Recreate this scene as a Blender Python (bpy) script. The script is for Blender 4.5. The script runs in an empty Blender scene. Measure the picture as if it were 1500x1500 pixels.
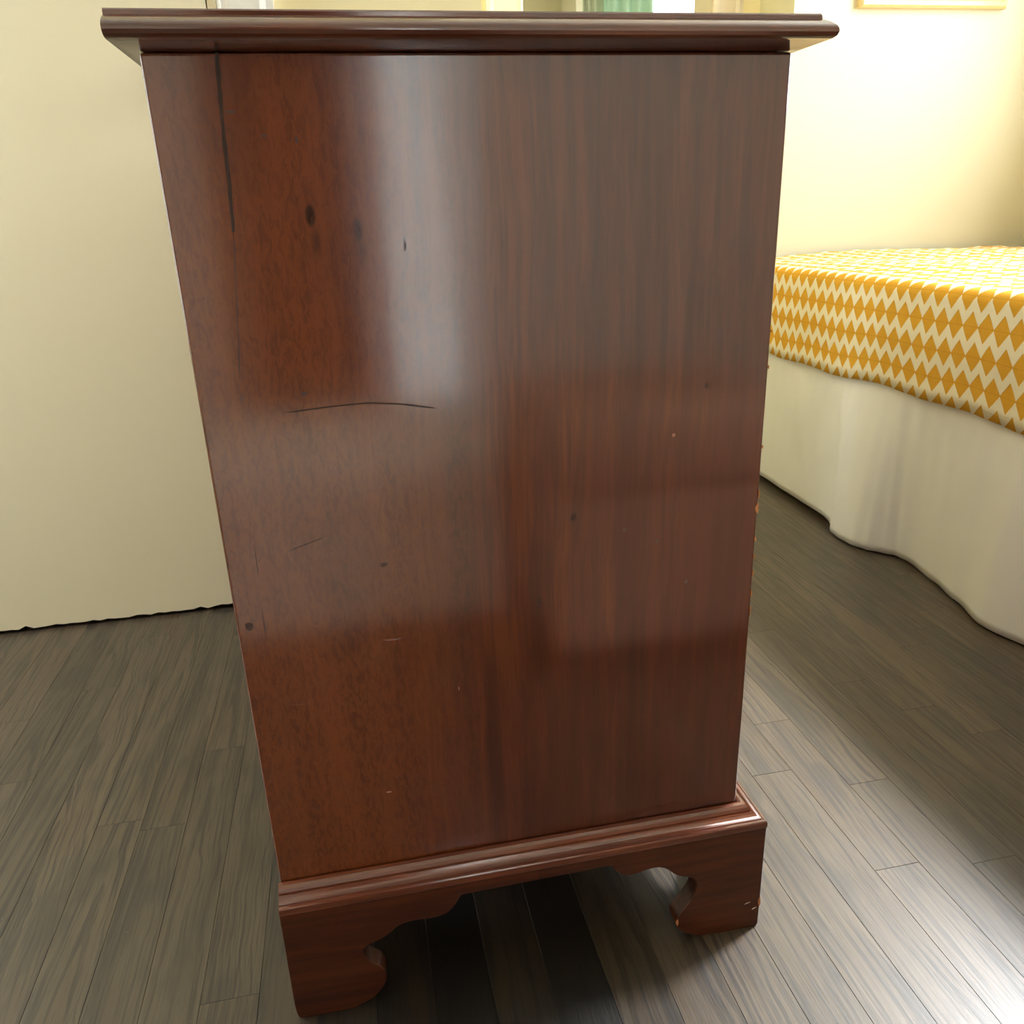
import bpy, bmesh, math, random
from mathutils import Vector, Matrix
random.seed(7)
scene = bpy.context.scene
COL = scene.collection

# ------------------------------------------------------------------ camera
def cam_matrix(yaw, pitch, roll, loc):
    f = Vector((math.sin(yaw)*math.cos(pitch), math.cos(yaw)*math.cos(pitch), -math.sin(pitch)))
    r = Vector((math.cos(yaw), -math.sin(yaw), 0)); d = f.cross(r)
    c, s = math.cos(roll), math.sin(roll)
    r2 = c*r + s*d; d2 = -s*r + c*d
    m = Matrix((r2, -d2, -f)).transposed().to_4x4(); m.translation = loc
    return m
cd = bpy.data.cameras.new('camera'); cam = bpy.data.objects.new('camera', cd); COL.objects.link(cam)
cd.sensor_width = 36; cd.lens = 1187.98/1500*36; cd.clip_start = 0.01
cam.matrix_world = cam_matrix(.1887, .3534, .0365, Vector((.1143, -.6296, .73)))
scene.camera = cam

# ------------------------------------------------------------------ daylight and exposure
world = bpy.data.worlds.new('sky'); scene.world = world; world.use_nodes = True
bg = world.node_tree.nodes['Background']
bg.inputs[0].default_value = (.80, .91, 1.0, 1); bg.inputs[1].default_value = 13.0
vs = scene.view_settings
vs.view_transform = 'Standard'; vs.look = 'None'; vs.gamma = 1; vs.use_curve_mapping = False
vs.exposure = 0.2
cy = scene.cycles
cy.max_bounces = 6; cy.diffuse_bounces = 5; cy.glossy_bounces = 3; cy.adaptive_threshold = .03; cy.caustics_reflective = False; cy.caustics_refractive = False
sun_l = bpy.data.lights.new('hazy_sun', 'SUN'); sun_l.energy = 6.8; sun_l.angle = math.radians(9); sun_l.color = (.97, .98, 1.0)
sun = bpy.data.objects.new('hazy_sun', sun_l); COL.objects.link(sun); sun.location = (4, 2, 4)
SUN_EL, SUN_AZ = math.radians(47), math.radians(24)
sun.rotation_euler = Vector((math.cos(SUN_EL)*math.cos(SUN_AZ), math.cos(SUN_EL)*math.sin(SUN_AZ), math.sin(SUN_EL))).to_track_quat('Z', 'Y').to_euler()
def portal(name, loc, rot, sx, sy):                     # daylight entering through a window opening
    l = bpy.data.lights.new(name, 'AREA'); l.shape = 'RECTANGLE'; l.size = sx; l.size_y = sy
    l.cycles.is_portal = True
    o = bpy.data.objects.new(name, l); COL.objects.link(o); o.location = loc; o.rotation_euler = rot
W1 = dict(y0=.10, y1=1.36, z0=.95, z1=2.42, x=2.31)      # window over the bed
W2 = dict(x0=.19, x1=.49, z0=.12, z1=2.15, y=-1.92)      # tall window behind the viewer
W4 = dict(y0=.30, y1=.90, z0=.40, z1=2.40, x=-1.76)     # window in the left wall
W3 = dict(x0=1.50, x1=2.15, z0=.9, z1=2.15, y=3.22)     # small window of the far room
portal('daylight_window_1', (W1['x']+.06, (W1['y0']+W1['y1'])/2, (W1['z0']+W1['z1'])/2), (0, math.pi/2, 0), W1['z1']-W1['z0'], W1['y1']-W1['y0'])
portal('daylight_window_2', ((W2['x0']+W2['x1'])/2, W2['y']-.06, (W2['z0']+W2['z1'])/2), (math.pi/2, 0, 0), W2['x1']-W2['x0'], W2['z1']-W2['z0'])
portal('daylight_window_4', (W4['x']-.06, (W4['y0']+W4['y1'])/2, (W4['z0']+W4['z1'])/2), (0, -math.pi/2, 0), W4['z1']-W4['z0'], W4['y1']-W4['y0'])
portal('daylight_window_3', ((W3['x0']+W3['x1'])/2, W3['y']+.06, (W3['z0']+W3['z1'])/2), (-math.pi/2, 0, 0), W3['x1']-W3['x0'], W3['z1']-W3['z0'])

# ------------------------------------------------------------------ node helpers
class NT:
    def __init__(s, name):
        s.m = bpy.data.materials.new(name); s.m.use_nodes = True
        s.t = s.m.node_tree; s.b = s.t.nodes['Principled BSDF']; s.L = s.t.links
    def new(s, typ, **kw):
        n = s.t.nodes.new(typ)
        for k, v in kw.items(): setattr(n, k, v)
        return n
    def set(s, sock, v):
        if hasattr(v, 'links') or isinstance(v, bpy.types.NodeSocket): s.L.new(v, sock)
        else: sock.default_value = v
    def math(s, op, a, b=0.0, c=None, clamp=False):
        n = s.new('ShaderNodeMath', operation=op, use_clamp=clamp)
        s.set(n.inputs[0], a); s.set(n.inputs[1], b)
        if c is not None: s.set(n.inputs[2], c)
        return n.outputs[0]
    def coord(s, kind='Object'):
        return s.new('ShaderNodeTexCoord').outputs[kind]
    def mapping(s, vec, scale=(1, 1, 1), loc=(0, 0, 0), rot=(0, 0, 0)):
        n = s.new('ShaderNodeMapping'); s.L.new(vec, n.inputs[0])
        s.set(n.inputs['Location'], loc); n.inputs['Rotation'].default_value = rot; n.inputs['Scale'].default_value = scale
        return n.outputs[0]
    def noise(s, vec, scale=5, detail=4, rough=.5, dist=0, color=False):
        n = s.new('ShaderNodeTexNoise'); s.L.new(vec, n.inputs['Vector'])
        n.inputs['Scale'].default_value = scale; n.inputs['Detail'].default_value = detail
        n.inputs['Roughness'].default_value = rough; n.inputs['Distortion'].default_value = dist
        return n.outputs['Color' if color else 'Fac']
    def ramp(s, fac, stops, interp='LINEAR'):
        n = s.new('ShaderNodeValToRGB'); n.color_ramp.interpolation = interp
        e = n.color_ramp.elements
        while len(e) < len(stops): e.new(.5)
        for el, (p, c) in zip(e, stops):
            el.position = p; el.color = (c if isinstance(c, tuple) else (c, c, c)) + ((1,) if not isinstance(c, tuple) or len(c) == 3 else ())
        s.set(n.inputs[0], fac); return n.outputs[0]
    def mix(s, fac, a, b, mode='MIX'):
        n = s.new('ShaderNodeMix', data_type='RGBA', blend_type=mode); n.clamp_factor = True
        s.set(n.inputs[0], fac)
        for i, v in ((6, a), (7, b)):
            if isinstance(v, tuple): n.inputs[i].default_value = v + ((1,) if len(v) == 3 else ())
            else: s.L.new(v, n.inputs[i])
        return n.outputs[2]
    def smooth(s, v, lo, hi, a=0.0, b=1.0):
        n = s.new('ShaderNodeMapRange', interpolation_type='SMOOTHSTEP')
        s.set(n.inputs[0], v); n.inputs[1].default_value = lo; n.inputs[2].default_value = hi
        n.inputs[3].default_value = a; n.inputs[4].default_value = b
        return n.outputs[0]
    def bump(s, h, strength=.2, dist=.002, normal=None):
        n = s.new('ShaderNodeBump'); n.inputs['Strength'].default_value = strength; n.inputs['Distance'].default_value = dist
        s.L.new(h, n.inputs['Height'])
        if normal: s.L.new(normal, n.inputs['Normal'])
        return n.outputs[0]
    def xyz(s, vec):
        n = s.new('ShaderNodeSeparateXYZ'); s.L.new(vec, n.inputs[0]); return n.outputs
    def comb(s, x, y, z):
        n = s.new('ShaderNodeCombineXYZ')
        for i, v in enumerate((x, y, z)): s.set(n.inputs[i], v)
        return n.outputs[0]
    def put(s, **kw):
        names = dict(color='Base Color', rough='Roughness', metal='Metallic', normal='Normal', coat='Coat Weight', coat_rough='Coat Roughness', spec='Specular IOR Level', coat_normal='Coat Normal', sheen='Sheen Weight', coat_ior='Coat IOR', alpha='Alpha', ior='IOR', trans='Transmission Weight')
        for k, v in kw.items():
            if isinstance(v, tuple) and len(v) == 3: v = v + (1,)
            s.set(s.b.inputs[names[k]], v)
        return s.m

def lin(r, g, b):
    return tuple(((c/255)/12.92 if c <= 10 else (((c/255)+.055)/1.055)**2.4) for c in (r, g, b))

def plain(name, col, rough=.5, metal=0, coat=0, noise_amt=.08, scale=30):
    n = NT(name); f = n.noise(n.coord(), scale, 4, .6)
    dark = tuple(c*(1-noise_amt) for c in col); lite = tuple(min(1, c*(1+noise_amt)) for c in col)
    return n.put(color=n.mix(f, dark, lite), rough=rough, metal=metal, coat=coat, coat_rough=.1)

# ------------------------------------------------------------------ materials
def mahogany(name, axis='z', marks=False, tone=1.0, coat_rough=.13, coat=1.0):
    n = NT(name); co = n.coord()
    sc = {'z': ((1, 1, .055), (1, 1, .012)), 'x': ((.055, 1, 1), (.012, 1, 1)), 'y': ((1, .055, 1), (1, .012, 1))}[axis]
    warp = n.noise(n.mapping(co, (3, 3, 3)), 1.2, 2, .5, color=True)
    wv = n.new('ShaderNodeVectorMath', operation='MULTIPLY_ADD'); n.L.new(warp, wv.inputs[0]); wv.inputs[1].default_value = (.022, .022, .022); n.L.new(co, wv.inputs[2])
    v = wv.outputs[0]
    broad = n.noise(n.mapping(v, sc[0]), 26, 3, .55)
    streak = n.noise(n.mapping(v, sc[0]), 120, 5, .65, .3)
    pore = n.noise(n.mapping(v, sc[1]), 900, 3, .6)
    curl = n.noise(n.mapping(v, (1, 1, .35) if axis == 'z' else (.35, 1, 1)), 260, 3, .6, .8)
    c = n.ramp(broad, [(.30, lin(98, 44, 26)), (.45, lin(128, 62, 36)), (.56, lin(146, 74, 40)), (.70, lin(112, 50, 30))])
    c = n.mix(n.smooth(streak, .38, .66, 0, .55), c, lin(86, 37, 24))
    c = n.mix(n.smooth(pore, .50, .75, 0, .28), c, lin(56, 24, 15))
    h = pore
    dirt = None
    if marks:
        px, py, pz = n.xyz(co)[0:3]
        # the panel is warmer and curlier towards the left, darker red towards the right
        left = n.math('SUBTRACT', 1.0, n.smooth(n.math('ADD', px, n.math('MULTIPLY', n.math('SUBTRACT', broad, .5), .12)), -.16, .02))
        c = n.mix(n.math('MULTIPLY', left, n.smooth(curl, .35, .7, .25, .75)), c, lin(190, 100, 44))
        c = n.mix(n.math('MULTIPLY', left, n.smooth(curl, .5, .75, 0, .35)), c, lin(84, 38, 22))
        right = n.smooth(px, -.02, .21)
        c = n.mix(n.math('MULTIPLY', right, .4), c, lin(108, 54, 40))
        patch = n.smooth(n.noise(n.mapping(v, (1, 1, .4)), 9, 3, .5), .45, .68, 0, .45)
        c = n.mix(patch, c, lin(112, 48, 24))
        def spot(x, z, rx, rz, amt, soft=.5):
            ex = n.math('DIVIDE', n.math('SUBTRACT', px, x-.23), rx); ez = n.math('DIVIDE', n.math('SUBTRACT', pz, z), rz)
            d = n.math('SQRT', n.math('ADD', n.math('MULTIPLY', ex, ex), n.math('MULTIPLY', ez, ez)))
            return n.smooth(d, 1-soft, 1, amt, 0)
        def total(L):
            m = L[0]
            for q in L[1:]: m = n.math('MAXIMUM', m, q)
            return m
        spots = total([spot(.0966, .733, .0045, .010, .8), spot(.0985, .715, .006, .016, .45, .9), spot(.1291, .722, .0055, .014, .7, .8), spot(.131, .707, .006, .018, .4, .9)])
        c = n.mix(spots, c, lin(62, 28, 18))
        dent = total([spot(.0425, .3442, .016, .010, 1, .35), spot(.1255, .389, .010, .0022, 1, .6)])
        dirt = n.bump(n.math('MULTIPLY', dent, -.0003), .7, 1.0)
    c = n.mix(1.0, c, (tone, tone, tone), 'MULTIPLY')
    nb = dirt if dirt else n.bump(h, .03, .0006)
    wob = n.noise(n.mapping(co, sc[0]), 34, 0, .5)
    cn = n.bump(wob, .06, .004, dirt) if dirt else n.bump(wob, .03, .004)
    return n.put(color=c, rough=.45, spec=.12, normal=nb, coat=coat, coat_rough=coat_rough, coat_ior=1.86, coat_normal=cn)
M = {}
M['panel'] = mahogany('mahogany_panel', 'z', True, .52)
M['wood_x'] = mahogany('mahogany_lengthwise', 'x', False, .72, .14, 1.0)
M['wood_y'] = mahogany('mahogany_crosswise', 'y', False, .62, .14)
M['wood_top'] = mahogany('mahogany_top', 'x', False, .50, .12, 1.0)
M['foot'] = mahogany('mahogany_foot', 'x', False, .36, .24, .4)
M['rawwood'] = plain('raw_chipped_wood', lin(205, 138, 92), .7, noise_amt=.25, scale=300)
M['backwood'] = plain('unfinished_back_wood', lin(120, 95, 68), .8, noise_amt=.25)
M['brass'] = plain('aged_brass', lin(178, 140, 70), .3, metal=1)
M['iron'] = plain('dark_iron', lin(60, 52, 44), .45, metal=.8)

def oak_floor():
    n = NT('dark_stained_oak'); co = n.coord(); info = n.new('ShaderNodeObjectInfo')
    rnd = info.outputs['Random']
    tn = n.new('ShaderNodeSeparateColor'); n.L.new(info.outputs['Color'], tn.inputs[0]); tone = tn.outputs[0]
    off = n.comb(n.math('MULTIPLY', rnd, 13.7), n.math('MULTIPLY', rnd, 71.3), n.math('MULTIPLY', rnd, 5.1))
    av = n.new('ShaderNodeVectorMath', operation='ADD'); n.L.new(co, av.inputs[0]); n.L.new(off, av.inputs[1]); v = av.outputs[0]
    x, y, z = n.xyz(co)[0:3]
    warp = n.math('SUBTRACT', n.noise(n.mapping(v, (9, 4.5, 1)), 1.0, 3, .5), .5)
    xo = n.math('ADD', x, n.math('MULTIPLY', n.math('SUBTRACT', n.math('FRACT', n.math('MULTIPLY', rnd, 37.0)), .5), .06))
    xo = n.math('ADD', xo, n.math('MULTIPLY', warp, .034))
    sl = n.math('ADD', .020, n.math('MULTIPLY', n.math('FRACT', n.math('MULTIPLY', rnd, 91.0)), .05))
    r = n.math('ADD', n.math('SQRT', n.math('ADD', n.math('MULTIPLY', xo, xo), .00003)), n.math('MULTIPLY', y, sl))
    r = n.math('ADD', r, n.math('MULTIPLY', warp, .014))
    ring = n.noise(n.comb(n.math('MULTIPLY', r, 190.0), n.math('ADD', n.math('MULTIPLY', y, .9), n.math('MULTIPLY', rnd, 50.0)), n.math('MULTIPLY', x, 9.0)), 1.0, 2, .55)
    ring = n.smooth(ring, .46, .60)
    fib = n.noise(n.mapping(v, (1, .03, 1)), 330, 3, .65)
    pore = n.noise(n.mapping(v, (1, .02, 1)), 900, 2, .6)
    mott = n.noise(n.mapping(v, (1, .25, 1)), 14, 3, .55)
    big = n.noise(n.mapping(v, (1, .3, 1)), 26, 2, .5)
    c = n.ramp(mott, [(.28, lin(70, 58, 45)), (.5, lin(96, 81, 63)), (.72, lin(86, 68, 49))])
    c = n.mix(n.math('MULTIPLY', ring, n.smooth(fib, .30, .62, .30, .85)), c, lin(38, 31, 25))
    c = n.mix(n.smooth(fib, .50, .70, 0, .5), c, lin(50, 41, 32))
    c = n.mix(n.smooth(pore, .58, .72, 0, .65), c, lin(26, 22, 19))
    c = n.mix(n.smooth(big, .54, .68, 0, .55), c, lin(50, 44, 38))
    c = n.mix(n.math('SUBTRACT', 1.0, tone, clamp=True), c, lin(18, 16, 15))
    dust = n.noise(n.mapping(n.coord('Object'), (1, 1, 1), loc=off), 140, 2, .7)
    c = n.mix(n.smooth(dust, .76, .80, 0, .5), c, lin(150, 140, 128))
    h = fib
    nb = n.bump(h, .35, .0008)
    return n.put(color=c, rough=n.smooth(fib, .3, .7, .36, .50), spec=.5, normal=nb, coat=.6, coat_rough=.30)
M['oak'] = oak_floor()
M['subfloor'] = plain('subfloor', lin(30, 26, 22), .9)

def paint(name, col, rough=.55):
    n = NT(name); co = n.coord()
    f = n.noise(co, 1.3, 1, .5)
    c = n.mix(f, tuple(k*.97 for k in col), tuple(min(1, k*1.02) for k in col))
    return n.put(color=c, rough=rough, spec=.3)
M['yellow'] = paint('yellow_wall_paint', lin(220, 212, 182))
M['yellow2'] = paint('warm_yellow_wall_paint', lin(254, 240, 192))
M['cream'] = paint('cream_door_paint', lin(243, 230, 196), .45)
M['white'] = paint('white_trim_paint', lin(250, 245, 234), .4)
M['ceiling'] = paint('ceiling_paint', lin(244, 241, 230), .8)
M['peach'] = paint('pale_trim_paint', lin(226, 212, 188), .45)
M['whitewall'] = paint('off_white_wall_paint', lin(250, 240, 236), .7)

def pane_mat():
    n = NT('window_pane'); t = n.t
    tr = n.new('ShaderNodeBsdfTransparent'); gl = n.new('ShaderNodeBsdfGlossy'); gl.inputs['Roughness'].default_value = .01
    mx = n.new('ShaderNodeMixShader'); mx.inputs[0].default_value = .05
    n.L.new(tr.outputs[0], mx.inputs[1]); n.L.new(gl.outputs[0], mx.inputs[2])
    n.L.new(mx.outputs[0], t.nodes['Material Output'].inputs[0]); t.nodes.remove(n.b)
    return n.m
M['pane'] = pane_mat()

def cloth(name, col, col2=None, weave=900, rough=.85, translucent=0):
    n = NT(name); co = n.coord()
    f = n.noise(co, 6, 2, .5)
    c = n.mix(f, col, col2 or tuple(k*.88 for k in col))
    n.put(color=c, rough=rough, spec=.2)
    return n.m
M['skirt'] = cloth('white_cotton', lin(248, 245, 240))
M['bench'] = cloth('off_white_linen', lin(250, 244, 236))
M['tan'] = cloth('tan_upholstery', lin(196, 158, 136))
M['mattress'] = cloth('mattress_ticking', lin(230, 226, 218))
M['teal'] = cloth('teal_curtain_cloth', lin(196, 226, 212), lin(180, 216, 200))
M['sage'] = cloth('grey_green_curtain_cloth', lin(214, 218, 198))
M['browncloth'] = cloth('viewer_stand_in_cloth', lin(66, 42, 28))

def blind_mat():
    n = NT('linen_blind'); t = n.t
    a = n.new('ShaderNodeBsdfTranslucent'); b = n.new('ShaderNodeBsdfDiffuse'); mx = n.new('ShaderNodeMixShader')
    f = n.noise(n.mapping(n.coord(), (60, 1, 60)), 8, 2, .5)
    c = n.mix(f, (.92, .88, .84), (.96, .93, .9)); n.L.new(c, a.inputs[0]); n.L.new(c, b.inputs[0])
    mx.inputs[0].default_value = .52
    n.L.new(a.outputs[0], mx.inputs[1]); n.L.new(b.outputs[0], mx.inputs[2]); n.L.new(mx.outputs[0], t.nodes['Material Output'].inputs[0]); t.nodes.remove(n.b)
    return n.m
M['blind'] = blind_mat()

def quilt_mat():
    n = NT('yellow_zigzag_quilt'); uv = n.coord('UV'); u, v = n.xyz(uv)[0:2]
    wob = n.noise(uv, 18, 2, .5)
    uu = n.math('ADD', u, n.math('MULTIPLY', n.math('SUBTRACT', wob, .5), .006))
    row = n.math('DIVIDE', v, .0525); k = n.math('FLOOR', row); w = n.math('SUBTRACT', n.math('FRACT', row), .5)
    sgn = n.math('SUBTRACT', n.math('MULTIPLY', n.math('MODULO', n.math('ADD', k, 400.0), 2.0), 2.0), 1.0)
    tri = n.math('SUBTRACT', n.math('MULTIPLY', n.math('PINGPONG', n.math('DIVIDE', uu, .037), .5), 4.0), 1.0)
    d = n.math('ABSOLUTE', n.math('SUBTRACT', w, n.math('MULTIPLY', n.math('MULTIPLY', sgn, tri), .25)))
    rib = n.math('SINE', n.math('MULTIPLY', v, 2600.0)); ribx = n.math('SINE', n.math('MULTIPLY', u, 2600.0))
    band = n.smooth(d, .215, .25, 1, 0)
    cream = n.mix(n.smooth(rib, -1, 1, 0, .3), lin(250, 240, 214), lin(234, 202, 148))
    gold = n.mix(n.noise(uv, 40, 3, .6), lin(222, 160, 44), lin(234, 178, 62))
    edge = n.smooth(n.math('ABSOLUTE', w), .485, .498, 0, .35)
    gold = n.mix(edge, gold, lin(170, 112, 24))
    h = n.math('ADD', n.math('MULTIPLY', band, .8), n.math('MULTIPLY', n.math('ADD', rib, ribx), .12))
    return n.put(color=n.mix(band, gold, cream), rough=.85, spec=.2, normal=n.bump(h, .5, .0015))
M['quilt'] = quilt_mat()

def art_mat():
    n = NT('picture_print'); co = n.coord()
    f = n.noise(co, 6, 4, .6)
    return n.put(color=n.ramp(f, [(.35, lin(222, 206, 160)), (.55, lin(200, 190, 150)), (.7, lin(150, 160, 130))]), rough=.4)
M['art'] = art_mat()
def frame_mat():
    n = NT('pale_gilt_frame'); f = n.noise(n.mapping(n.coord(), (1, 1, 12)), 40, 4, .6)
    return n.put(color=n.mix(f, lin(214, 184, 120), lin(232, 208, 152)), rough=.4, coat=.3)
M['frame'] = frame_mat()

# ------------------------------------------------------------------ object helpers
def link_mesh(name, verts, faces, mat, parent=None, origin=None, smooth=False, bevel=0, seg=2, uvs=None, weighted=True):
    base = Vector(parent_origin(parent)) if parent else Vector(origin or (0, 0, 0))
    me = bpy.data.meshes.new(name)
    me.from_pydata([tuple(Vector(v)-base) for v in verts], [], faces); me.update()
    bm = bmesh.new(); bm.from_mesh(me); bmesh.ops.recalc_face_normals(bm, faces=bm.faces)
    if bevel:
        es = [e for e in bm.edges if len(e.link_faces) == 2 and e.calc_face_angle(0) > .5]
        bmesh.ops.bevel(bm, geom=es, offset=bevel, segments=seg, affect='EDGES', profile=.5, clamp_overlap=True)
    bm.to_mesh(me); bm.free()
    if uvs:
        lay = me.uv_layers.new(name='UVMap')
        for p in me.polygons:
            for li in p.loop_indices: lay.data[li].uv = uvs[me.loops[li].vertex_index]
    me.materials.append(M[mat] if isinstance(mat, str) else mat)
    if smooth:
        for p in me.polygons: p.use_smooth = True
    o = bpy.data.objects.new(name, me); COL.objects.link(o)
    if parent: o.parent = parent
    else: o.location = base
    return o
def parent_origin(o):
    v = Vector((0, 0, 0))
    while o: v += o.location; o = o.parent
    return v
def boxdata(x0, x1, y0, y1, z0, z1):
    v = [(x, y, z) for z in (z0, z1) for y in (y0, y1) for x in (x0, x1)]
    f = [(0, 2, 3, 1), (4, 5, 7, 6), (0, 1, 5, 4), (2, 6, 7, 3), (0, 4, 6, 2), (1, 3, 7, 5)]
    return v, f
def join(*datas):
    V, F = [], []
    for v, f in datas:
        n = len(V); V += v; F += [tuple(i+n for i in q) for q in f]
    return V, F
def box(name, b, mat, parent=None, bevel=0, origin=None):
    v, f = boxdata(*b)
    return link_mesh(name, v, f, mat, parent, origin or ((b[0]+b[1])/2, (b[2]+b[3])/2, b[4]), bevel=bevel)
def thing(name, label, cat, loc, group=None):
    o = bpy.data.objects.new(name, None); COL.objects.link(o); o.location = loc; o.empty_display_size = .1
    tag(o, label, cat, group); return o
def tag(o, label, cat, group=None):
    o['label'] = label; o['category'] = cat
    if group: o['group'] = group
    return o
def struct(o, label=None):
    o['kind'] = 'structure'
    if label: o['label'] = label
    return o
def shade(o, ang=.6, flat_big=False):
    big = max(p.area for p in o.data.polygons)*.2
    for p in o.data.polygons: p.use_smooth = (not flat_big) or p.area < big
    o.data.set_sharp_from_angle(angle=ang)
    return o
def prism(outline, axis, a, b):
    """outline of (u,v) extruded along axis from a to b; axis 'y': u=x v=z; axis 'x': u=y v=z"""
    n = len(outline)
    mk = (lambda u, v, t: (u, t, v)) if axis == 'y' else (lambda u, v, t: (t, u, v))
    V = [mk(u, v, a) for u, v in outline] + [mk(u, v, b) for u, v in outline]
    F = [tuple(range(n)), tuple(range(2*n-1, n-1, -1))] + [(i, (i+1) % n, n+(i+1) % n, n+i) for i in range(n)]
    return V, F
def smooth_outline(pts, fixed, it=2):
    """Chaikin subdivision keeping the indices in fixed sharp"""
    P = [(p, i in fixed) for i, p in enumerate(pts)]
    for _ in range(it):
        Q = []; n = len(P)
        for i in range(n):
            (p, fp), (q, fq) = P[i], P[(i+1) % n]
            if fp: Q.append((p, True))
            if not fp: Q.append(((p[0]*.75+q[0]*.25, p[1]*.75+q[1]*.25), False))
            if not fq: Q.append(((p[0]*.25+q[0]*.75, p[1]*.25+q[1]*.75), False))
        P = Q
    return [p for p, _ in P]
def tube(path, r, n=8):
    V, F = [], []; P = [Vector(p) for p in path]
    for i, p in enumerate(P):
        t = (P[min(i+1, len(P)-1)]-P[max(i-1, 0)]).normalized()
        a = t.cross(Vector((0, 0, 1)) if abs(t.z) < .9 else Vector((1, 0, 0))).normalized(); b = t.cross(a)
        for k in range(n):
            an = 2*math.pi*k/n; V.append(tuple(p+r*(math.cos(an)*a+math.sin(an)*b)))
    for i in range(len(P)-1):
        for k in range(n):
            F.append((i*n+k, i*n+(k+1) % n, (i+1)*n+(k+1) % n, (i+1)*n+k))
    F.append(tuple(range(n))); F.append(tuple(range((len(P)-1)*n, len(P)*n)))
    return V, F
def lathe(prof, c, axis='x', n=20):
    V, F = [], []
    for (r, h) in prof:
        for k in range(n):
            a = 2*math.pi*k/n
            q = {'x': (h, r*math.cos(a), r*math.sin(a)), 'y': (r*math.cos(a), h, r*math.sin(a)), 'z': (r*math.cos(a), r*math.sin(a), h)}[axis]
            V.append((c[0]+q[0], c[1]+q[1], c[2]+q[2]))
    for i in range(len(prof)-1):
        for k in range(n): F.append((i*n+k, i*n+(k+1) % n, (i+1)*n+(k+1) % n, (i+1)*n+k))
    F.append(tuple(range(n))); F.append(tuple(range((len(prof)-1)*n, len(prof)*n)))
    return V, F

# ------------------------------------------------------------------ the room
XL, XR, YF, YB, ZC = -1.7, 2.25, -1.86, 1.92, 2.55
YA = 1.72                                   # wall behind the bed
floor = struct(link_mesh('floor', *boxdata(XL-.12, XR+.12, YF-.12, 3.35, -.05, -.018), 'subfloor', origin=(0, 0, -.05)), 'dark stained oak strip floor')
PITCH = .0575; X0 = .19
tones = {-4: .55, -3: .3, -2: .24, -1: .02, 0: .22, 1: .01, 2: .5, 3: .78, 4: .82, 5: .95, 6: .9, 7: .85, 8: .95}  # own board tones; rows by the chest darkened further to paint its shadow
def board_mesh(w, l):
    hw, hl, b = w/2, l/2, .0003
    v = [(-hw, -hl, -.018), (hw, -hl, -.018), (hw, hl, -.018), (-hw, hl, -.018),
         (-hw, -hl, -b), (hw, -hl, -b), (hw, hl, -b), (-hw, hl, -b),
         (-hw+b, -hl+b, 0), (hw-b, -hl+b, 0), (hw-b, hl-b, 0), (-hw+b, hl-b, 0)]
    f = [(3, 2, 1, 0), (0, 1, 5, 4), (1, 2, 6, 5), (2, 3, 7, 6), (3, 0, 4, 7), (4, 5, 9, 8), (5, 6, 10, 9), (6, 7, 11, 10), (7, 4, 8, 11), (8, 9, 10, 11)]
    return v, f
far_data = []
rk = math.floor((XL-X0)/PITCH)
rng = random.Random(21)
k = rk
while X0+k*PITCH < XR:
    xa = max(X0+k*PITCH, XL); xb = min(X0+(k+1)*PITCH, XR)
    near_row = -.80 < xa < 1.32
    y = YF; first = True
    while y < 3.3:
        l = rng.uniform(.28, 1.05)
        if first: l = rng.uniform(.5, 1.5); first = False
        y2 = min(y+l, 3.3)
        if 3.3-y2 < .15: y2 = 3.3
        w = xb-xa-.0002; ll = y2-y-.0002
        v, f = board_mesh(w, ll)
        c = ((xa+xb)/2, (y+y2)/2)
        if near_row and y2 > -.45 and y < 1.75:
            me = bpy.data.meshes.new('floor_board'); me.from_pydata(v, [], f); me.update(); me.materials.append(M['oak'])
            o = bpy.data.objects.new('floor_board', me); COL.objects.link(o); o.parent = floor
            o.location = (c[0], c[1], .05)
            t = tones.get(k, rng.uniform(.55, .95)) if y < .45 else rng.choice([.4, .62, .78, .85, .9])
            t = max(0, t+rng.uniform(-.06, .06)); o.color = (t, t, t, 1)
        else:
            far_data.append(([(a+c[0], b+c[1], z) for a, b, z in v], f))
        y = y2
    k += 1
fb = link_mesh('outlying_floor_boards', *join(*far_data), 'oak', parent=floor); fb['kind'] = 'stuff'; fb.color = (.8, .8, .8, 1)

struct(box('ceiling', (XL-.12, XR+.12, YF-.12, 3.35, ZC, ZC+.1), 'ceiling'))

def wall_with_hole(name, plane, a0, a1, t0, t1, z1, h, mat):
    """plane 'x': wall spans y a0..a1, thickness x t0..t1; plane 'y': spans x. h=(lo,hi,zlo,zhi)"""
    R = [(a0, h[0], 0, z1), (h[1], a1, 0, z1), (h[0], h[1], h[3], z1)]
    if h[2] > 0: R.append((h[0], h[1], 0, h[2]))
    D = [boxdata(t0, t1, p, q, r, s) if plane == 'x' else boxdata(p, q, t0, t1, r, s) for p, q, r, s in R]
    v, f = join(*D)
    return struct(link_mesh(name, v, f, mat, origin=(0, 0, 0)))
wall_with_hole('wall_left', 'x', YF-.12, YB, XL-.12, XL, ZC, (W4['y0'], W4['y1'], W4['z0'], W4['z1']), 'yellow')
wall_with_hole('wall_right', 'x', YF-.12, YA, XR, XR+.12, ZC, (W1['y0'], W1['y1'], W1['z0'], W1['z1']), 'yellow')
wall_with_hole('wall_front', 'y', XL, XR, YF-.12, YF, ZC, (W2['x0'], W2['x1'], W2['z0'], W2['z1']), 'whitewall')
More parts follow.
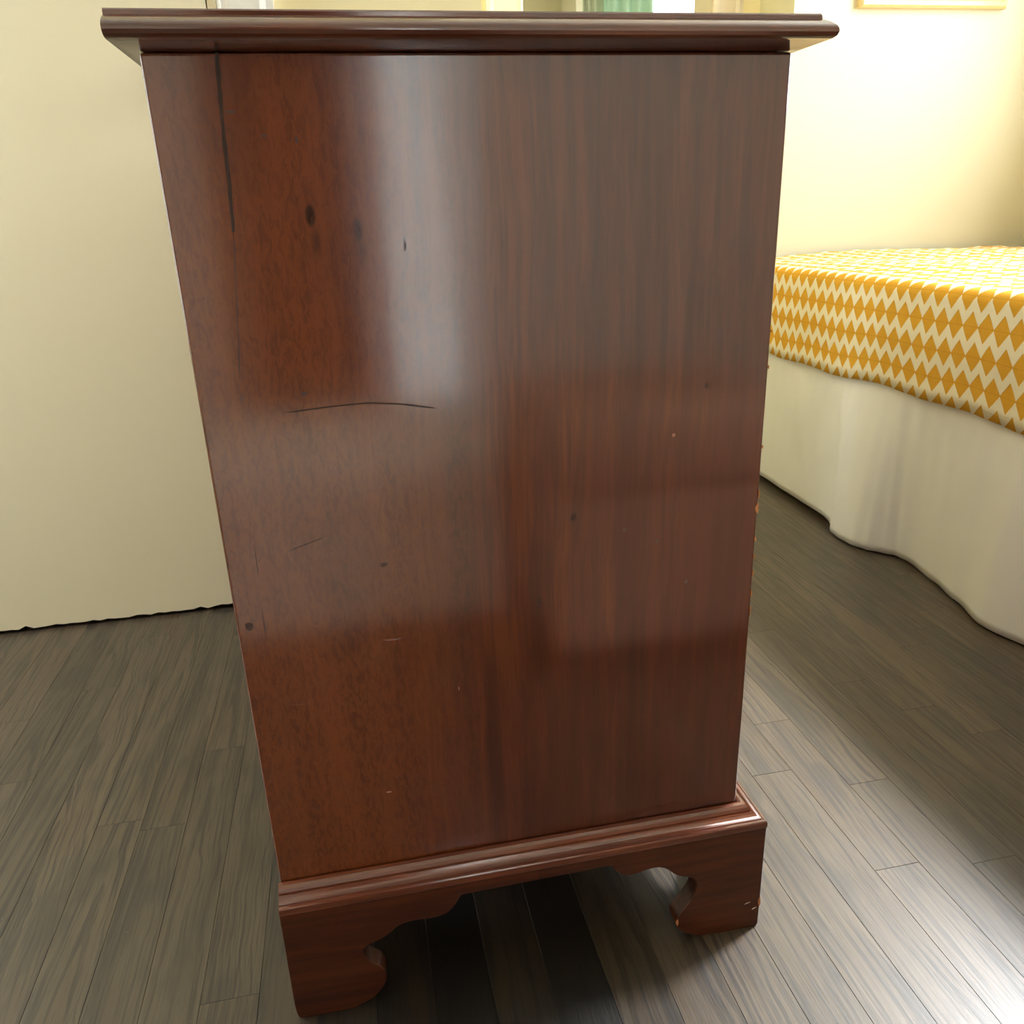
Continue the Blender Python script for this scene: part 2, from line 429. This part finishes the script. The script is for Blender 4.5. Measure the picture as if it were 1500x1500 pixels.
# closet front with the cream door, ends in a free corner
struct(link_mesh('wall_closet', *join(boxdata(XL, -.865, .945, 1.05, 0, ZC), boxdata(-.04, .394, .945, 1.05, 0, ZC), boxdata(-.865, -.04, .945, 1.05, 2.05, ZC), boxdata(.29, .394, 1.05, YB, 0, ZC), boxdata(XL, .29, 1.82, YB, 0, ZC)), 'yellow2', origin=(0, 0, 0)), 'warm yellow wall of the closet')
# back wall with the narrow doorway
wall_with_hole('wall_back', 'y', .394, 1.40, YB, YB+.12, ZC, (.683, 1.249, 0, 2.05), 'yellow2')
struct(box('wall_bedhead', (1.40, XR+.12, YA, YB+.12, 0, ZC), 'yellow'), 'pale yellow wall behind the bed')
# room beyond the doorway
wall_with_hole('wall_hall_back', 'y', .25, 2.40, 3.2, 3.32, ZC, (W3['x0'], W3['x1'], W3['z0'], W3['z1']), 'yellow')
struct(box('wall_hall_left', (.25, .37, YB+.12, 3.2, 0, ZC), 'yellow'))
struct(box('wall_hall_right', (2.28, 2.40, YB+.12, 3.2, 0, ZC), 'yellow'))
# trims
def casing_profile(w, t):
    return [(0, 0), (w, 0), (w, t), (w-.012, t), (w-.022, t*.72), (.018, t*.6), (.008, t*.75), (0, t*.5)]
def casing(name, x0, x1, y, z1, head_x0, head_x1, mat, flip=False):
    w = x1-x0; prof = casing_profile(w, .018)
    pts = [((x1-u) if flip else (x0+u), y-t) for u, t in prof]
    V = [(px, py, 0) for px, py in pts]+[(px, py, z1) for px, py in pts]; n = len(pts)
    F = [tuple(range(n)), tuple(range(n, 2*n))]+[(i, (i+1) % n, n+(i+1) % n, n+i) for i in range(n)]
    return struct(link_mesh(name, V, F, mat, origin=((x0+x1)/2, y, 0)))
casing('trim_1', -.040, .050, .945, 2.14, 0, 0, 'white')
casing('trim_2', -.955, -.865, .945, 2.14, 0, 0, 'white', True)
struct(box('trim_3', (-.865, -.04, .927, .945, 2.05, 2.14), 'white', bevel=.003), 'white head casing above the cream door')
casing('trim_4', .577, .683, YB, 2.15, 0, 0, 'peach', True)
casing('trim_5', 1.249, 1.338, YB, 2.15, 0, 0, 'peach')
struct(box('trim_6', (.683, 1.249, YB-.018, YB, 2.05, 2.15), 'peach', bevel=.003))
struct(box('trim_7', (1.244, 1.249, YB, YB+.12, 0, 2.05), 'peach'), 'pale jamb lining of the narrow doorway')
struct(box('baseboard_bedhead', (1.40, XR, YA-.016, YA, 0, .13), 'white', bevel=.003))
struct(box('baseboard_right', (XR-.016, XR, YF, YA-.016, 0, .13), 'white', bevel=.003))
struct(box('baseboard_front', (XL, XR-.016, YF, YF+.016, 0, .11), 'white', bevel=.003))
# cream flush door with a rough sawn lower edge
dn = 60; dx0, dx1 = -.862, -.0555
rr = random.Random(4)
low = [.006+rr.uniform(0, .0035)+(.004 if rr.random() < .1 else 0) for _ in range(dn+1)]
V, F = [], []
for i in range(dn+1):
    x = dx0+(dx1-dx0)*i/dn
    for y in (.930, .968):
        V += [(x, y, low[i]), (x, y, 2.045)]
for i in range(dn):
    a = i*4; b = a+4
    F += [(a, b, b+1, a+1), (a+2, a+3, b+3, b+2), (a, a+2, b+2, b), (a+1, b+1, b+3, a+3)]
F += [(0, 1, 3, 2), (dn*4, dn*4+2, dn*4+3, dn*4+1)]
door = struct(link_mesh('door_1', V, F, 'cream', origin=(-.46, .95, 0)), 'plain cream flush door with a rough lower edge')
struct(box('trim_8', (-.0535, -.0400, .934, .99, 0, 2.05), 'cream'), 'cream door jamb strip')
kb = link_mesh('door_knob', *lathe([(.026, 0), (.027, -.004), (.012, -.008), (.010, -.03), (.024, -.042), (.028, -.055), (.022, -.066), (.004, -.070)], (-.115, .930, .95), 'y'), 'brass', parent=door); shade(kb)
for z in (.25, 1.05, 1.85):
    hg = link_mesh('hinge', *lathe([(.006, 0), (.006, .09)], (-.8635, .926, z), 'z', 10), 'brass', parent=door); shade(hg)
# windows
def window(name, plane, a0, a1, z0, z1, t, inward, bars):
    """frame of four bars, sash bars and a pane; inward = +1/-1 direction into the room along the normal"""
    fr = .045; D = []
    def bx_(p, q, r, s, d0, d1):
        lo, hi = sorted((t+d0*inward, t+d1*inward))
        return boxdata(lo, hi, p, q, r, s) if plane == 'x' else boxdata(p, q, lo, hi, r, s)
    for p, q, r, s in ((a0, a1, z0, z0+fr), (a0, a1, z1-fr, z1), (a0, a0+fr, z0+fr, z1-fr), (a1-fr, a1, z0+fr, z1-fr)):
        D.append(bx_(p, q, r, s, -.08, -.02))
    o = struct(link_mesh(name, *join(*D), 'white', origin=(0, 0, 0)))
    for p, q, r, s in bars: link_mesh('sash_bar', *bx_(p, q, r, s, -.065, -.035), 'white', parent=o)
    link_mesh('pane', *bx_(a0+fr, a1-fr, z0+fr, z1-fr, -.053, -.049), 'pane', parent=o)
    return o
zm = (W1['z0']+W1['z1'])/2
w1 = window('window_1', 'x', W1['y0'], W1['y1'], W1['z0'], W1['z1'], XR, -1, [(W1['y0']+.045, W1['y1']-.045, zm-.02, zm+.02)])
link_mesh('window_sill', *boxdata(XR-.05, XR+.03, W1['y0']-.05, W1['y1']+.05, W1['z0']-.03, W1['z0']), 'white', parent=w1)
w2 = window('window_2', 'y', W2['x0'], W2['x1'], W2['z0'], W2['z1'], YF, 1, [])
link_mesh('roller_blind', *boxdata(W2['x0']+.005, W2['x1']-.005, YF+.006, YF+.0075, W2['z0']+.01, W2['z1']), 'blind', parent=w2)
w4 = window('window_4', 'x', W4['y0'], W4['y1'], W4['z0'], W4['z1'], XL, 1, [(W4['y0']+.045, W4['y1']-.045, 1.60, 1.64)])
w3 = window('window_3', 'y', W3['x0'], W3['x1'], W3['z0'], W3['z1'], 3.2, -1, [])

# ------------------------------------------------------------------ chest of drawers
CX, CY = .23, .43
chest = thing('chest_of_drawers', 'glossy mahogany chest seen from its side, on scrolled bracket feet', 'chest', (CX, CY, 0))
LY = .86                                                   # far end of the carcass
# side panel (facing the viewer): thick board with a soft front and rear arris
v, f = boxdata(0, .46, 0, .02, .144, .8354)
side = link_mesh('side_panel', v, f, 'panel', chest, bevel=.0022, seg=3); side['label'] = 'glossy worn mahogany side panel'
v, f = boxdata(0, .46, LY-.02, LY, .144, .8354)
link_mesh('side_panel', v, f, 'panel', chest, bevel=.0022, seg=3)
link_mesh('back_panel', *boxdata(.004, .014, .021, LY-.021, .12, .834), 'backwood', chest)
link_mesh('bottom_panel', *boxdata(.015, .45, .021, LY-.021, .13, .144), 'backwood', chest)
# cracks, scratches and small dark marks standing in the varnish
def stroke(name, pts, w, mat, tip=.15):
    L, R = [], []
    for i, (x, z) in enumerate(pts):
        a = pts[max(i-1, 0)]; b = pts[min(i+1, len(pts)-1)]; dx, dz = b[0]-a[0], b[1]-a[1]; l = math.hypot(dx, dz)
        hw = w*.5*(tip if i in (0, len(pts)-1) else 1)*random.uniform(.75, 1.2)
        L.append((x-dz/l*hw, z+dx/l*hw)); R.append((x+dz/l*hw, z-dx/l*hw))
    V = []
    for (p, q) in zip(L, R): V += [(p[0], -.00008, p[1]), (q[0], -.00008, q[1]), (p[0], .0005, p[1]), (q[0], .0005, q[1])]
    F = []
    for i in range(len(pts)-1):
        a = i*4; b = a+4; F += [(a, b, b+1, a+1), (a, a+2, b+2, b), (a+1, b+1, b+3, a+3), (a+2, a+3, b+3, b+2)]
    F += [(0, 1, 3, 2), (len(pts)*4-4, len(pts)*4-2, len(pts)*4-1, len(pts)*4-3)]
    return link_mesh(name, V, F, mat, side)
def dense(pts, n):
    out = []
    for p, q in zip(pts, pts[1:]):
        for i in range(n): out.append((p[0]+(q[0]-p[0])*i/n+random.uniform(-.0002, .0002), p[1]+(q[1]-p[1])*i/n))
    return out+[pts[-1]]
M['crackfill'] = plain('dark_filled_crack', lin(58, 38, 29), .7)
M['darkmark'] = plain('dark_wear_mark', lin(66, 34, 24), .4, coat=.5)
M['palemark'] = plain('pale_scuff', lin(165, 108, 88), .6)
stroke('crack', dense([(.0486, .8352), (.0461, .7975), (.0448, .7593), (.0428, .7239)], 6), .0028, 'crackfill', .7)
stroke('crack', dense([(.0428, .7239), (.0401, .6963), (.0321, .6184)], 8), .0007, 'darkmark', .4)
stroke('crack', dense([(.0318, .609), (.0312, .604)], 3), .0011, 'darkmark', .4)
stroke('crack', dense([(.0240, .486), (.0238, .462)], 5), .0008, 'darkmark', .3)
stroke('crack', dense([(.0222, .432), (.0219, .408)], 5), .0008, 'darkmark', .3)
stroke('scratch', dense([(.0615, .5927), (.0934, .5949), (.1246, .5956), (.1508, .5925), (.1772, .5871)], 6), .0013, 'crackfill', .2)
stroke('scratch', dense([(.049, .4795), (.064, .484), (.079, .4885)], 5), .0006, 'crackfill', .2)
for (x, z, rx, rz) in ((.288, .4834, .0033, .0042), (.2555, .4063, .0020, .0036), (.1247, .4586, .0032, .0022), (.01, .4166, .0038, .0040), (.0769, .6062, .0026, .0014), (.1618, .7113, .0010, .0055), (.4045, .5883, .0018, .0032), (.3939, .4086, .0018, .0022), (.052, .800, .0040, .0009), (.093, .782, .0010, .0026), (.334, .466, .0016, .0018), (.3645, .452, .0014, .0020), (.150, .607, .0007, .0008), (.072, .785, .0026, .0008)):
    q = [(x+rx*math.cos(a)*random.uniform(.8, 1.1), z+rz*math.sin(a)*random.uniform(.8, 1.1)) for a in [2*math.pi*i/12 for i in range(12)]]
    link_mesh('wear_mark', *prism(q, 'y', -.00006, .0005), 'darkmark', side)
for (x, z, rx, rz) in ((.1089, .2301, .0026, .0010), (.3768, .548, .0016, .0018), (.18, .33, .0005, .0022)):
    q = [(x+rx*math.cos(a), z+rz*math.sin(a)) for a in [2*math.pi*i/8 for i in range(8)]]
    link_mesh('scuff', *prism(q, 'y', -.00006, .0005), 'palemark', side)
# chips of bare wood along the front arris
for (z, h, d) in ((.4728, .009, .0028), (.4860, .008, .0008), (.4429, .004, .0014), (.4250, .004, .0008), (.4086, .006, .0009), (.3876, .005, .0010), (.3697, .009, .0011), (.60, .003, .0005), (.63, .002, .0005), (.53, .003, .0005)):
    rc = random.Random(int(z*9999)); pr = []
    n = 7
    for i in range(n):
        a = math.pi*i/(n-1)
        pr.append((.4603-d*math.sin(a)*(1+rc.uniform(-.25, .25)), z+h*.5*math.cos(a)))
    V, F = prism(pr, 'y', -.0003, .0018)
    link_mesh('chip', V, F, 'rawwood', side)
# moulded top
prof = [(-.03, .8354), (.004, .8358), (.0225, .8388), (.0262, .8394), (.0290, .8408), (.0303, .8430), (.0300, .8452), (.0289, .8470), (.0268, .8487), (.0240, .8504), (.0208, .8519), (.0190, .8527), (.0186, .8530), (.0182, .8555), (.0172, .8566), (.0150, .8570), (-.03, .8570)]
def ring_sweep(prof, corners):
    """sweep (outward, z) along a closed rectangle given as (x0,x1,y0,y1) with per-side overhang factors"""
    x0, x1, y0, y1 = corners; V, F = [], []; n = len(prof)
    for sx, sy in ((0, 0), (1, 0), (1, 1), (0, 1)):
        for d, z in prof:
            if sx == 0: dd = min(d, .0135) if d > 0 else d
            else: dd = d*.62 if d > 0 else d
            V.append(((x1+dd) if sx else (x0-dd), (y1+d) if sy else (y0-d), z))
    for c in range(4):
        a, b = c*n, ((c+1) % 4)*n
        for i in range(n-1): F.append((a+i, b+i, b+i+1, a+i+1))
    F.append((0, n, 2*n, 3*n)); F.append((n-1, 2*n-1, 3*n-1, 4*n-1))
    return V, F
top = link_mesh('top', *ring_sweep(prof, (0, .46, 0, LY)), 'wood_top', chest); shade(top, .45); top['label'] = 'moulded mahogany top'
# base moulding, three sides, mitred at the front
bprof = [(0, .1470), (.0012, .1492), (.0038, .1503), (.0070, .1497), (.0096, .1478), (.0110, .1450), (.0114, .1430), (.0128, .1428), (.0130, .1440), (.0140, .1443), (.0146, .1432), (.0158, .1416), (.0178, .1404), (.0200, .1398), (.0204, .1388), (.0216, .1388), (.0220, .1394), (.0238, .1391), (.0247, .1378), (.0249, .1358), (.0249, .1335), (.0246, .1310), (0, .1310)]
n = len(bprof)
V, F = [], []
path = [(-.001, 0, 0, -1), (.46, 0, 1, -1), (.46, LY, 1, 1), (-.001, LY, 0, 1)]
for x, y, ox, oy in path:
    for d, z in bprof: V.append((x+ox*d*.94, y+oy*d, z))
for c in range(3):
    a, b = c*n, (c+1)*n
    for i in range(n): F.append((a+i, b+i, b+(i+1) % n, a+(i+1) % n))
F += [tuple(range(n)), tuple(range(3*n, 4*n))]
bmo = link_mesh('base_moulding', V, F, 'wood_x', chest); shade(bmo, .42)
# bracket feet and apron, side facing the viewer
FY = -.0246
left_out = [(-.0015, .1315), (-.0015, .020), (-.0005, .004), (.003, 0), (.054, 0), (.0745, .008), (.0868, .0235), (.0890, .0360), (.0850, .0470), (.0755, .0545), (.0700, .0635), (.0690, .0720), (.0735, .0770), (.0850, .0800), (.0960, .0862), (.1050, .0945), (.1200, .0968), (.1410, .0946), (.1550, .0990), (.1635, .1110), (.1660, .1165), (.1700, .1172), (.245, .1178), (.245, .1315)]
right_out = [(.245, .1315), (.245, .1178), (.3180, .1190), (.3200, .1130), (.3300, .1035), (.3420, .1015), (.3560, .1058), (.3700, .1052), (.3790, .0990), (.3860, .0910), (.3945, .0868), (.4050, .0830), (.4095, .0760), (.4085, .0610), (.3990, .0466), (.3915, .0372), (.3880, .0290), (.3900, .0185), (.4000, .0090), (.4160, .0015), (.4360, 0), (.4810, 0), (.4829, .003), (.4830, .1315)]
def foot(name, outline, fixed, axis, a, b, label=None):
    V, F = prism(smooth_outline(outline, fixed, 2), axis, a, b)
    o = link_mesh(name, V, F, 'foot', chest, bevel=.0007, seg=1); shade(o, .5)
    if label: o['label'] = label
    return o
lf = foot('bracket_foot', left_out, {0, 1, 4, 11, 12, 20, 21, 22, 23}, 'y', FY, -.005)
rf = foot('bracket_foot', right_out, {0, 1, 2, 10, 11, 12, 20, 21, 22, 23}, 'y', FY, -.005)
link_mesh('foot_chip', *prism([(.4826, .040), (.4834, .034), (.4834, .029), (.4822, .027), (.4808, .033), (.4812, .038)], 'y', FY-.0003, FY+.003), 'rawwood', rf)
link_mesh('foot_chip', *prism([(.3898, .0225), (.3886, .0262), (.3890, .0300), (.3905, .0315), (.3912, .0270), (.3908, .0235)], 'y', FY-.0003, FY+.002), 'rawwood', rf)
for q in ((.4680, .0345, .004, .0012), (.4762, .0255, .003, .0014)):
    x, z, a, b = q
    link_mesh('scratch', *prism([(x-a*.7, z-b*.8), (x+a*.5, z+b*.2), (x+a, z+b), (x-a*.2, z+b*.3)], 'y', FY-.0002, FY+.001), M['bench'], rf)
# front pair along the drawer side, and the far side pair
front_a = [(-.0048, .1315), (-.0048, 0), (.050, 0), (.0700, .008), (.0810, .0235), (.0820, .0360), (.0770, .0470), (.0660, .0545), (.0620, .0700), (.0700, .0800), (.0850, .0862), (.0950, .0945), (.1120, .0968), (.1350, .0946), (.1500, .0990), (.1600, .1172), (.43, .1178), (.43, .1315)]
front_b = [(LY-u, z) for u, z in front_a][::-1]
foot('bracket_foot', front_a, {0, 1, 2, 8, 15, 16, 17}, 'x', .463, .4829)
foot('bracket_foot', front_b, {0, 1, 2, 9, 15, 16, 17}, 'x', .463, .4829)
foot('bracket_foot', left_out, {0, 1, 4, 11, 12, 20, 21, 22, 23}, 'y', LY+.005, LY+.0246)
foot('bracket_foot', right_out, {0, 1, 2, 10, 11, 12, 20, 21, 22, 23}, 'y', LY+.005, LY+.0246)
for y0, y1 in ((-.005, .10), (LY-.10, LY+.005)):           # plain rear brackets
    link_mesh('rear_bracket', *boxdata(.004, .018, y0, y1, .0, .131), 'backwood', chest)
# drawer front: rails and four drawers with bail pulls
for z in (.147, .318, .480, .642, .806):
    link_mesh('drawer_rail', *boxdata(.44, .4595, .021, LY-.021, z, z+.018 if z < .8 else .8354), 'wood_y', chest)
for i, (z0, z1) in enumerate(((.167, .316), (.338, .478), (.500, .640), (.662, .804))):
    dr = link_mesh('drawer', *boxdata(.436, .462, .023, LY-.023, z0, z1), 'wood_y', chest, bevel=.002)
    for y in (.22, LY-.22):
        zc = (z0+z1)/2+.008
        pl = [(y+.045*math.cos(a)*(1+.15*math.cos(3*a)), zc+.022*math.sin(a)*(1+.2*math.cos(4*a))) for a in [2*math.pi*j/28 for j in range(28)]]
        link_mesh('backplate', *prism(pl, 'x', .462, .4638), 'brass', dr)
        hp = [(.4685, y-.034+.068*j/12, zc-.022*math.sin(math.pi*j/12)) for j in range(13)]
        hp = [(.4630, y-.034, zc)]+hp+[(.4630, y+.034, zc)]
        shade(link_mesh('handle', *tube(hp, .0028), 'brass', dr))

# ------------------------------------------------------------------ bed with skirt and quilt
BX0, BX1, BY0, BY1 = 1.225, 2.12, -.20, 1.70
bed = thing('bed', 'twin bed with white gathered skirt standing under the yellow quilt', 'bed', ((BX0+BX1)/2, (BY0+BY1)/2, 0))
shade(link_mesh('mattress', *boxdata(BX0, BX1, BY0, BY1, .37, .562), 'mattress', bed, bevel=.03, seg=4))
link_mesh('box_spring', *boxdata(BX0+.01, BX1-.01, BY0+.01, BY1-.01, .18, .37), 'mattress', bed, bevel=.01)
for x in (BX0+.08, BX1-.08):
    for y in (BY0+.08, BY1-.08):
        link_mesh('leg', *boxdata(x-.025, x+.025, y-.025, y+.025, 0, .18), 'iron', bed, bevel=.004)
# skirt: a pleated sheet whose hem wanders
def hem(y):
    K = [(-.20, 1.215), (-.05, 1.19), (.10, 1.215), (.24, 1.185), (.36, 1.205), (.48, 1.18), (.58, 1.205), (.66, 1.222), (.76, 1.236), (.795, 1.2305), (.8165, 1.212), (.845, 1.188), (.875, 1.175), (.92, 1.172), (.955, 1.176), (.972, 1.183), (.985, 1.196), (1.009, 1.2015), (1.08, 1.204), (1.221, 1.2065), (1.353, 1.2124), (1.5, 1.206), (1.70, 1.21)]
    for (a, xa), (b, xb) in zip(K, K[1:]):
        if a <= y <= b:
            t = (y-a)/(b-a); t = t*t*(3-2*t); return xa+(xb-xa)*t
    return K[-1][1]
NY, NZ = 260, 26
V, F = [], []
for i in range(NY+1):
    y = BY0+(BY1-BY0)*i/NY
    for j in range(NZ+1):
        t = j/NZ; z = .385*(1-t)+t*(.004+.010*max(0, min(1, (y-.98)/.05)))
        g = t**.8
        x = 1.216*(1-g)+hem(y)*g
        x += .0022*math.sin(y*37+1.5*math.sin(y*11))*(1-t)**.5*(1-abs(2*t-.9)*.4) + .0025*math.sin(y*61+2*t)*t*(1-t)*2
        x += -.0035*(math.sin(y*83+3*math.sin(y*17))+.6*math.sin(y*131+1))*math.exp(-t*4)*max(0, min(1, (t-.10)/.08))
        gf = max(0, min(1, (t-.10)/.2))
        x += -.020*gf*math.exp(-((y-(1.02-.10*t))/.028)**2)*(1-t)**.7*(t**.3)
        x += -.016*gf*math.exp(-((y-(1.19-.05*t))/.03)**2)*(1-t)**1.2*(t**.3)
        V.append((x, y-.06*t*math.exp(-((y-1.0)/.2)**2)*0, z))
for i in range(NY):
    for j in range(NZ):
        a = i*(NZ+1)+j; F.append((a, a+NZ+1, a+NZ+2, a+1))
sk = link_mesh('skirt', V, F, 'skirt', bed, smooth=True); sk['label'] = 'white gathered bed skirt'
sm = sk.modifiers.new('thickness', 'SOLIDIFY'); sm.thickness = .002; sm.offset = 1
# skirt returns at the foot end and the far side
V, F = [], []
for i in range(81):
    x = 1.216+(BX1-1.216+.01)*i/80
    for j in range(9):
        t = j/8; V.append((x, BY0-.004-.012*t*(1+math.sin(x*40)), .385*(1-t)+.005*t))
for i in range(80):
    for j in range(8):
        a = i*9+j; F.append((a, a+9, a+10, a+1))
s2 = link_mesh('skirt', V, F, 'skirt', bed, smooth=True); m2 = s2.modifiers.new('thickness', 'SOLIDIFY'); m2.thickness = .002
# quilt: profile swept along the bed, hangs over the near side
pts = [(1.204, .360)]
for i in range(1, 9): pts.append((1.2035+.0015*math.sin(i), .360+.190*i/8))
for i in range(1, 7):
    a = math.pi-math.pi/2*i/6; pts.append((1.226+.022*math.cos(a), .550+.0245*math.sin(a)))
for i in range(1, 40): pts.append((1.226+.90*i/39, .5745+.006*math.sin(min(1, i/14)*math.pi/2)))
for i in range(1, 7):
    a = math.pi/2-math.pi/2*i/6; pts.append((2.126+.012*math.cos(a), .558+.0225*math.sin(a)))
for i in range(1, 7): pts.append((2.138, .558-.19*i/6))
arc = [0]
for p, q in zip(pts, pts[1:]): arc.append(arc[-1]+math.dist(p, q))
NYQ = 190; V, F, UV = [], [], []; m = len(pts)
for i in range(NYQ+1):
    y = BY0-.012+(1.712-BY0)*i/NYQ
    for j, (x, z) in enumerate(pts):
        hang = max(0, min(1, (.545-z)/.18)) if x < 1.3 else 0
        dz = .004*math.sin(y*9+.6)*hang+.003*math.sin(y*23)*hang
        puff = .0016*math.sin(y*2*math.pi/.08)*math.sin(arc[j]*2*math.pi/.105)
        if x > 1.24 and z > .56: dz += puff+.004*math.sin(y*7+x*9)*min(1, (x-1.24)/.15)
        dx = -.004*hang*(1+math.sin(y*6.3+.8))*.5-.0012*math.sin(y*2*math.pi/.08)*hang
        V.append((x+dx, y, z+dz)); UV.append((y, arc[j]+.006))
for i in range(NYQ):
    for j in range(m-1):
        a = i*m+j; F.append((a, a+m, a+m+1, a+1))
q = link_mesh('quilt', V, F, 'quilt', origin=(1.71, .75, .36), smooth=True, uvs=UV)
qm = q.modifiers.new('thickness', 'SOLIDIFY'); qm.thickness = .006; qm.offset = 0
tag(q, 'golden yellow and cream zigzag quilt spread over the bed', 'quilt')

# ------------------------------------------------------------------ picture above the bed
FX0, FX1, FZ0, FZ1 = 1.588, 2.05, 1.228, 1.80
pic = thing('framed_picture', 'picture in a pale gilt wooden frame hanging above the bed', 'picture', ((FX0+FX1)/2, YA, FZ0))
fp = [(0, 0), (0, .018), (.006, .024), (.016, .024), (.022, .017), (.040, .012), (.046, .014), (.052, .010), (.052, 0)]
cs = [(FX0, FZ0, 1, 1), (FX1, FZ0, -1, 1), (FX1, FZ1, -1, -1), (FX0, FZ1, 1, -1)]
n = len(fp)
for s in range(4):
    V = []
    for (x, z, ax, az) in (cs[s], cs[(s+1) % 4]):
        V += [(x+ax*d, YA-t, z+az*d) for d, t in fp]
    F = [(i, n+i, n+(i+1) % n, (i+1) % n) for i in range(n)]+[tuple(range(n)), tuple(range(n, 2*n))]
    link_mesh('frame_rail', V, F, 'frame', pic)
link_mesh('print', *boxdata(FX0+.05, FX1-.05, YA-.006, YA-.002, FZ0+.05, FZ1-.05), 'art', pic)

# ------------------------------------------------------------------ things beyond the doorway
def curtain(name, x0, x1, y, z0, z1, mat, label, folds, amp=.018, rod=True):
    root = thing(name, label, 'curtain', ((x0+x1)/2, y, z0))
    V, F = [], []; N = int(folds*14)
    for i in range(N+1):
        x = x0+(x1-x0)*i/N
        for j in range(9):
            t = j/8; V.append((x, y+amp*math.sin(2*math.pi*folds*i/N)*(.6+.4*t), z1+(z0-z1)*t))
    for i in range(N):
        for j in range(8):
            a = i*9+j; F.append((a, a+9, a+10, a+1))
    o = link_mesh('drape', V, F, mat, root, smooth=True); s = o.modifiers.new('thickness', 'SOLIDIFY'); s.thickness = .003
    shade(link_mesh('rod', *tube([(x0-.008, y, z1+.012), (x1+.008, y, z1+.012)], .009), 'brass', root))
    return root
curtain('curtain', 1.30, 1.515, 3.12, .5, 2.1, 'teal', 'pale teal curtain beside the small window beyond the doorway', 4)
curtain('curtain', 1.185, 1.265, 3.12, .5, 2.1, 'sage', 'narrow grey green curtain left of the teal curtain', 3)
box('hall_door_edge', (1.13, 1.158, 2.95, 3.18, 0.0, 2.03), 'white', bevel=.003)
tag(bpy.data.objects['hall_door_edge'], 'bright white edge of an open door beyond the doorway', 'door')
# ------------------------------------------------------------------ behind the viewer (seen mirrored in the varnish)
bench = thing('upholstered_bench', 'low off white upholstered bench behind the viewer', 'bench', (-.12, -1.0, 0))
shade(link_mesh('seat', *boxdata(-.62, .37, -1.22, -.76, .20, .335), 'bench', bench, bevel=.02, seg=3))
link_mesh('slipcover', *boxdata(-.615, .365, -1.215, -.755, .012, .20), 'bench', bench, bevel=.006)
for x in (-.58, .33):
    for y in (-1.18, -.79): link_mesh('leg', *boxdata(x-.02, x+.02, y-.02, y+.02, 0, .03), 'iron', bench)
stool = thing('ottoman', 'tan square ottoman behind the viewer on the sunny side', 'ottoman', (.62, -.72, 0))
shade(link_mesh('cushion', *boxdata(.40, .84, -.94, -.52, .30, .43), 'tan', stool, bevel=.025, seg=3))
link_mesh('upholstered_body', *boxdata(.405, .835, -.935, -.525, .03, .30), 'tan', stool, bevel=.01)
for x in (.44, .80):
    for y in (-.90, -.56): link_mesh('leg', *boxdata(x-.02, x+.02, y-.02, y+.02, 0, .03), 'iron', stool)
curtain('curtain', -.18, .235, -1.80, .16, 2.25, 'browncloth', 'unseen dark brown drape added to stand in for the mirrored figure of the viewer', 6, .022)  # drape added where the viewer's body would be, for its dark reflection
